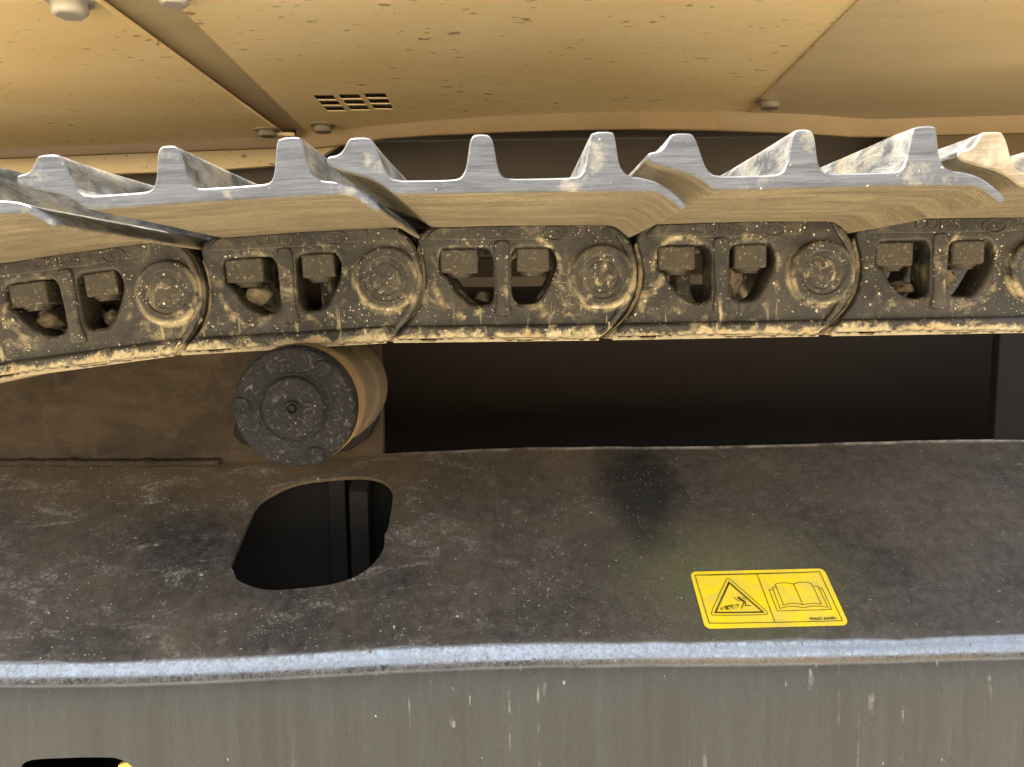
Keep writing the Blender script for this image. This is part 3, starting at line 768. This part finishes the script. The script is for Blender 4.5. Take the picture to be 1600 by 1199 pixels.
hookz = [(50,195),(56,184),(100,178),(124,155),(143,118),(160,105),(235,105),(250,118),(268,152),(284,205),(308,262),(345,290),(480,290),(600,289),(632,280),(650,252),(660,215),(667,165),(674,125),(686,104),(702,98),(744,98),(762,106),(774,128),(781,170),(791,235),(806,274),(832,288),(980,288),(1120,286),(1150,280),(1168,255),(1180,200),(1192,120),(1206,94),(1292,92),(1304,112),(1312,170),(1322,232),(1342,266),(1372,285),(1425,291),(1490,309),(1545,342),(1585,375),(1613,404),(1617,420),(1604,428),(1586,420),(1555,395),(1520,368),(1475,352),(1420,348),(1150,346),(700,347),(400,350),(355,349),(325,338),(290,308),(240,281),(180,262),(110,243),(60,224),(49,210)]
SHC = PY(756.5, 302, YS); CEN = PY(770, 434.5, YL)
prof = [((a / 2.855 + 500 - 756.5) * YS / F, (302 - (b / 2.855 + 180)) * YS / F) for a, b in hookz]
ZSH = SHC.z - CEN.z
def build_shoe():
    p2 = chaikin(prof, 1); bm = bmesh.new(); n = len(p2)
    if sum(p2[i][0] * p2[(i + 1) % n][1] - p2[(i + 1) % n][0] * p2[i][1] for i in range(n)) < 0: p2 = p2[::-1]
    ys = [0, .0012, .02, .06, .12, .18, .24, .30, .36, .42, .48, .54, .588, .5988, .6]
    rings = []
    # inset for the slightly rounded end edges
    def inset(k):
        out = []
        for i in range(n):
            a = Vector(p2[i - 1]); b = Vector(p2[i]); c = Vector(p2[(i + 1) % n]); t = (c - a).normalized()
            out.append((b.x - t.y * k, b.y + t.x * k))
        return out
    small = inset(.0010)
    for j, y in enumerate(ys):
        src = small if j in (0, len(ys) - 1) else p2
        ring = []
        for (x, z) in src:
            wv = .0011 * mnoise.noise(Vector((x * 14, y * 9, z * 40))) if 2 <= j < len(ys) - 2 else 0
            ring.append(bm.verts.new((x, y - (SHW / 2), z + wv)))
        rings.append(ring)
    for a, b in zip(rings, rings[1:]):
        for i in range(n):
            f = bm.faces.new((a[i], a[(i + 1) % n], b[(i + 1) % n], b[i]))
    f0 = bm.faces.new(rings[0]); f1 = bm.faces.new(rings[-1][::-1])
    bmesh.ops.recalc_face_normals(bm, faces=bm.faces)
    for f in bm.faces:
        nr = f.normal; f.material_index = 0 if abs(nr.y) > .5 else (2 if nr.z < -.25 else 1)
    bmesh.ops.triangulate(bm, faces=[f0, f1])
    return finish(bm, 'track_shoe', 32, False)
YC = YS + SHW / 2                                         # track centre line
def make_segment():
    t = thing('track_segment', 'x', 'track segment')
    a = link('link_plate', finish(build_link(YL - YC, YL - YC + .036), 'link_plate'), M['link'], t)
    mb = build_mud(); bmesh.ops.translate(mb, verts=mb.verts, vec=(0, -YC, 0))
    link('mud_crust', finish(mb, 'mud_crust', 80), M['mud'], a)
    mf = slab(round_poly(L([(1,-97),(9,-87),(20,-79),(38,-61),(52,-33),(57.5,0),(56.5,24),(51,46),(60,62),(70,40),(72,0),(66,-30),(52,-56),(33,-78),(20,-90),(14,-97)]), .002, 2), [], YL - YC + .0045, YL - YC + .03, .002)
    link('mud_fill', finish(mf, 'mud_fill', 60), M['mud2'], a)
    yy = YC - YL - .036
    link('link_plate', finish(build_link(yy, yy + .036, True), 'link_plate'), M['link'], t)
    cx = .095
    pin = lathe([(-.0015, 0), (-.0014, .0128), (-.0009, .0133), (-.0009, .0139), (-.0013, .0144), (-.0013, .0176), (-.0008, .0196), (.0004, .0200), (.03, .0168), (.03, 0)], 48, c=(cx, YL - YC - .0045, 0))
    link('pin', finish(pin, 'pin', 40), M['link'], t)
    bush = lathe([(0, 0), (0, .024), (2 * (YC - YL) - .11, .024), (2 * (YC - YL) - .11, 0)], 32, c=(-.095, YL - YC + .06, 0))
    link('bushing', finish(bush, 'bushing'), M['nut'], t)
    for x0, x1, zt, zb in ((87, 146, 45.5, 8), (206, 257, 46, 9)):
        x0 = (x0 - 169) * PXM; x1 = (x1 - 169) * PXM
        nb = box(((x0 + x1) / 2, YL - YC + .0175, (zt + zb) / 2 * PXM), (x1 - x0, .029, (zt - zb) * PXM), .0022, None, 3)
        nu = link('nut', finish(nb, 'nut'), M['nut'], t)
        bt = lathe([(0, 0), (0, .0120), (-.0022, .0120), (-.0024, .0098), (-.0042, .0098), (-.0046, .0086), (-.0046, 0)], 24, 'z')
        for v in bt.verts: v.co.z = -abs(v.co.z)
        bmesh.ops.translate(bt, verts=bt.verts, vec=((x0 + x1) / 2, YL - YC + .0155, zb * PXM + .0005))
        link('bolt_end', finish(bt, 'bolt_end'), M['nut'], nu)
    # embossed maker's letters and oval badge on the upper rail
    y0 = YL - YC - .0016
    tb = text_bm('CUDS', .0125, .0007, lambda co: Vector((co.x * 1.25 + (176 - 169) * PXM, y0 - co.z, co.y + 69 * PXM)))
    link('embossed_lettering', finish(tb, 'embossed_lettering'), M['link'], a)
    ov = [((264 - 169) * PXM + .0105 * math.cos(2 * math.pi * i / 32), 66 * PXM + .0064 * math.sin(2 * math.pi * i / 32)) for i in range(32)]
    ovi = [((264 - 169) * PXM + .0090 * math.cos(2 * math.pi * i / 32), 66 * PXM + .0050 * math.sin(2 * math.pi * i / 32)) for i in range(32)]
    bb = slab(ov, [ovi], y0 - .001, y0 + .001, .0003)
    add(bb, text_bm('XX', .0085, .0006, lambda co: Vector((co.x * 1.1 + (264 - 169) * PXM, y0 - co.z, co.y + 66 * PXM))))
    link('oval_badge', finish(bb, 'oval_badge'), M['link'], a)
    sh = link('track_shoe', build_shoe(), [M['steel'], M['flank'], M['under']], t, (SHC.x - CEN.x * YS / YS, 0, ZSH))
    sh.location.x = PY(756.5, 302, YS).x - CEN.x
    return t
def copy_tree(o, parent=None):
    c = o.copy(); COL.objects.link(c)
    if parent: c.parent = parent
    for ch in list(o.children): copy_tree(ch, c)
    return c
PITCHL = .19
angs = {-3: 11.5, -2: 7.0, -1: 2.7, 0: 0.0, 1: 0.35, 2: 0.3}
def place():
    pts = {}
    d0 = Vector((1, 0))
    c0 = Vector((CEN.x, CEN.z))
    rp = c0 + Vector((math.cos(R(angs[0])), math.sin(R(angs[0])))) * PITCHL / 2
    lp = c0 - Vector((math.cos(R(angs[0])), math.sin(R(angs[0])))) * PITCHL / 2
    pts[0] = c0
    for i in (1, 2):
        d = Vector((math.cos(R(angs[i])), math.sin(R(angs[i])))) * PITCHL; pts[i] = rp + d / 2; rp = rp + d
    lp = lp + Vector((.003, 0))
    for i in (-1, -2, -3):
        d = Vector((math.cos(R(angs[i])), math.sin(R(angs[i])))) * PITCHL; pts[i] = lp - d / 2; lp = lp - d
    return pts
def lump(c, r, seed):
    bm = bmesh.new(); bmesh.ops.create_icosphere(bm, subdivisions=3, radius=1)
    for v in bm.verts:
        k = 1 + .45 * mnoise.noise(v.co * 1.3 + Vector((seed, 0, 0))) + .18 * mnoise.noise(v.co * 4 + Vector((0, seed, 0)))
        v.co = Vector((c[0] + v.co.x * r[0] * k, c[1] + v.co.y * r[1] * k, c[2] + v.co.z * r[2] * k))
    return finish(bm, 'mud_lump', 60)
labels = {-3: 'track segment at the far left edge, only its pin end and shoe lip in view',
          -2: 'steepest sloping track segment in full view, left of the carrier roller',
          -1: 'slightly tilted track segment directly above the round carrier roller',
          0: 'level middle track segment with worn grey three ridged shoe, right of the roller',
          1: 'track segment above the yellow warning decal, with embossed oval badge',
          2: 'rightmost track segment, its shoe end stained tan and cut by the photo edge'}
pos = place()
seg0 = make_segment(); segs = {0: seg0}
for i in (-3, -2, -1, 1, 2): segs[i] = copy_tree(seg0)
for i, s_ in segs.items():
    s_.location = (pos[i].x, YC, pos[i].y); s_.rotation_euler = (0, -R(angs[i]), 0)
    s_['label'] = labels[i]; s_['group'] = 'segments of the crawler track chain'
for i, px, pz, rx_, rz_ in ((-2, 112, -16, 24, 18), (-2, 222, -24, 16, 14), (-1, 118, -14, 25, 20), (0, 150, -30, 14, 10), (1, 216, -8, 18, 26), (1, 106, -22, 12, 12), (2, 214, -10, 22, 26), (2, 150, -26, 18, 12)):
    link('mud_lump', lump(((px - 169) * PXM, YL - YC + .030, pz * PXM), (rx_ * PXM, .012, rz_ * PXM), px * .37 + i), M['mud2'], segs[i])
for i in (-1, -2, -3):
    for ch in segs[i].children:
        if ch.name.startswith('track_shoe'): ch.location.x += .006
for ch in segs[2].children:
    if ch.name.startswith('track_shoe'):
        ch.data = ch.data.copy(); ch.data.materials[0] = M['steel_tan']; ch['label'] = 'track shoe with tan stained end'; ch.location.y += .012

# ------------------------------------------------------------------ excavator body (seen from below)
ZU = H + .30
BODY = thing('excavator_body', 'tan painted underside of the excavator body above the track', 'excavator body', (0, 1.6, ZU))
BI = Matrix.Translation((0, -1.6, -ZU))
def kb(o): o.matrix_parent_inverse = BI; return o
Y0 = .70                                                   # outer edge of the body
def uz(px, py): p = PZ(px, py, ZU); return (p.x, p.y)
a0, a1 = uz(150, 0), uz(444, 212)
def along(p, q, y): return (p[0] + (q[0] - p[0]) * (y - p[1]) / (q[1] - p[1]), y)
s0 = along(a0, a1, Y0)
# far edge line of the plates
far = [uz(*p) for p in [(470, 212), (520, 207), (600, 199), (680, 192), (760, 186.5), (880, 181), (1000, 178), (1120, 177), (1200, 177.5), (1270, 180), (1330, 185), (1370, 187), (1450, 185), (1600, 181)]]
farl = [uz(-60, 237), uz(0, 234), uz(200, 225), uz(430, 214)]
# left panel
lp_ = [(-2.6, Y0), s0, along(a0, a1, farl[-1][1]), farl[2], farl[0], (-2.6, farl[0][1])]
kb(link('underside_panel', finish(slab(lp_, [], ZU, ZU + .006, .0012, 'xy'), 'underside_panel'), M['tan'], BODY))
# joint strip, set 9 mm higher than the left panel
b0, b1 = uz(262, 0), uz(474, 205)
dx = .004
strip = [(s0[0] - .02, Y0 + .012), (along(b0, b1, Y0)[0] + .02, Y0 + .012), (along(b0, b1, far[0][1])[0] + .02, far[0][1]), (a1[0] - .02, far[0][1])]
kb(link('joint_strip', finish(slab(strip, [], ZU + .0104, ZU + .018, .001, 'xy'), 'joint_strip'), M['tan2'], BODY))
# right panel with louver openings
ZR = ZU + .004
holes = []; cells = []
cols = [((668, 862), (808, 990)), ((908, 1112), (1035, 1218)), ((1155, 1365), (1262, 1445))]     # zoomed (x at top row l,r) -> (x at bottom l,r)
def zz(a, b): return uz(380 + a / 6.154, 150 + b / 6.154)
for (tl, tr), (bl, br_) in cols:
    for r0, r1 in ((0.0, .30), (.36, .65), (.71, 1.0)):
        yt = 22; yb = 172
        q = []
        for t, (e0, e1) in ((r0, (tl, tr)), (r1, (tl, tr))):
            xl_ = tl + (bl - tl) * t; xr_ = tr + (br_ - tr) * t; yv = yt - (tl - 668) * .035 + (yb - yt) * t
            q.append((zz(xl_, yv), zz(xr_, yv)))
        hl = [q[0][0], q[0][1], q[1][1], q[1][0]]
        holes.append(hl); cells.append(hl)
e0 = uz(1365, 0); e1 = uz(1190, 168); e1b = along(e0, e1, far[8][1] - .004)
cr = along(e0, e1, Y0)
rp_ = [(along(b0, b1, Y0)[0] + .0, Y0), cr, e1b] + far[8:0:-1] + [along(b0, b1, far[0][1])]
kb(link('underside_panel', finish(slab(rp_, [round_poly(h_, .002, 2) for h_ in holes], ZR, ZR + .0016, .0004, 'xy'), 'underside_panel'), M['tan'], BODY))
dp = [(cr[0] - .012, Y0), (2.6, Y0), (2.6, far[-1][1])] + far[:7:-1] + [(e1b[0] - .012, e1b[1])]
kb(link('underside_panel', finish(slab(dp, [], ZR - .0032, ZR - .0004, .001, 'xy'), 'underside_panel'), M['tan2'], BODY))
hx = [p[0] for h_ in holes for p in h_]; hy = [p[1] for h_ in holes for p in h_]
wbox('louver_box', min(hx) - .02, max(hx) + .02, min(hy) - .02, max(hy) + .02, ZR + .03, ZR + .05, M['slot'], BODY, 0, kb)
for h_ in cells:
    cx = sum(p[0] for p in h_) / 4; cy = sum(p[1] for p in h_) / 4; wx = abs(h_[1][0] - h_[0][0]); wy = abs(h_[3][1] - h_[0][1])
    kb(link('louver_slat', finish(box((cx, cy + wy * .12, ZR + .012), (wx * .98, wy * 1.0, .0015), 0, Matrix.Rotation(R(50), 3, 'X')), 'louver_slat'), M['slot'], BODY))
# hanging bolts
def ubolt(px, py, r, h, mat='bolt', wsh=True, dz=0):
    p = PZ(px, py, ZU); c = (p.x, p.y, ZU + dz)
    b = kb(link('bolt', finish(hexhead(c, r, h), 'bolt', 25), M[mat], BODY))
    if wsh:
        wb = lathe([(0, 0), (0, r * 1.35), (-.0025, r * 1.35), (-.0025, 0)], 24, 'z'); bmesh.ops.translate(wb, verts=wb.verts, vec=(c[0], c[1], c[2] + .0005))
        wo = link('washer', finish(wb, 'washer'), M[mat], b)
ubolt(108, 0, .017, .016, 'bolt'); ubolt(272, -2, .014, .013, 'bolt', True, .006)
ubolt(504, 199, .016, .013, 'bolt2', True, .004); ubolt(1203, 159, .016, .014, 'bolt2', True, .003); ubolt(418, 203, .016, .012, 'bolt2')
# small clip plate by the joint
p = PZ(425, 207, ZU)
kb(link('clip_plate', finish(box((p.x + .012, p.y + .01, ZU - .004), (.05, .035, .006), .001, Matrix.Rotation(R(12), 3, 'Z')), 'clip_plate'), M['tan'], BODY))
# beam behind the plates: face with a lower edge that arches over the swing gear
YBm = 1.66
low = [PY(*p, YBm) for p in [(-80, 279), (0, 275), (200, 271), (330, 266), (440, 258), (500, 246), (530, 225)]]
bo = [(-2.6, low[0].z)] + [(v.x, v.z) for v in low] + [(low[-1].x + .05, ZU + .05), (-2.6, ZU + .05)]
kb(link('side_beam', finish(slab(bo, [], YBm, YBm + .02, .002), 'side_beam'), M['tan'], BODY))
# recess above the gap between plates and beam, and the body's own box
wbox('outer_skin', -2.6, 2.6, Y0, Y0 + .01, ZU + .0, ZU + .95, M['tan'], BODY, .003, kb)
wbox('deck_floor', -2.6, 2.6, Y0 + .012, 3.1, ZU + .06, ZU + .08, M['brown'], BODY, 0, kb)
wbox('roof_deck', -2.6, 2.6, Y0 + .012, 3.1, ZU + .90, ZU + .95, M['tan'], BODY, .003, kb)
def skirt(pts, zt, th=.008):
    """folded lip hanging from the curved far edge: pts = (px, py edge, py bottom)"""
    bm = bmesh.new(); rows = []
    for px, pe, pb in pts:
        p = PZ(px, pe, ZU); z = PY(px, pb, p.y).z; y = p.y + .002
        rows.append([bm.verts.new(c) for c in ((p.x, y, zt), (p.x, y, z + .002), (p.x, y + .002, z), (p.x, y + th, z), (p.x, y + th, zt))])
    for a, b in zip(rows, rows[1:]):
        for i in range(5): bm.faces.new((a[i], a[(i + 1) % 5], b[(i + 1) % 5], b[i]))
    return bm
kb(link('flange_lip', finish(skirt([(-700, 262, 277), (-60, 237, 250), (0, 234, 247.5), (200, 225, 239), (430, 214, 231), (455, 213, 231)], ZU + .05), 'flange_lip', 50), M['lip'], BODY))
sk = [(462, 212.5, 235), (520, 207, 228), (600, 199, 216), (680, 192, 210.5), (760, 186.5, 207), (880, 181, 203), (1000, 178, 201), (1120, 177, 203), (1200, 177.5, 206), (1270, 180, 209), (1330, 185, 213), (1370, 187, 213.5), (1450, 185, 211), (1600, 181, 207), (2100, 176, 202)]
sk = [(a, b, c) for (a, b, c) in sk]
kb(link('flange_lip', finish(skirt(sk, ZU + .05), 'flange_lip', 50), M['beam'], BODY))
# ------------------------------------------------------------------ carbody behind the track, with plates added to block far-side light
CB = thing('carbody', 'dark brown carbody frame in the shade behind the track', 'carbody', (0, 1.9, 0))
CBI = Matrix.Translation((0, -1.9, 0))
def kc(o): o.matrix_parent_inverse = CBI; return o
wbox('centre_plate', -2.6, 2.6, 1.78, 1.80, .02, ZU + .058, M['brown'], CB, 0, kc)
wbox('deck_plate', -2.6, 2.6, 1.15, 1.78, H + .02, H + .035, M['brown'], CB, .002, kc)
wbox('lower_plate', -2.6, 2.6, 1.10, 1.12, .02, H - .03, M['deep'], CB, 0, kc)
pr = [PY(*p, 1.72) for p in [(1385, 214), (1600, 208), (1700, 240), (1700, 330), (1340, 330)]]
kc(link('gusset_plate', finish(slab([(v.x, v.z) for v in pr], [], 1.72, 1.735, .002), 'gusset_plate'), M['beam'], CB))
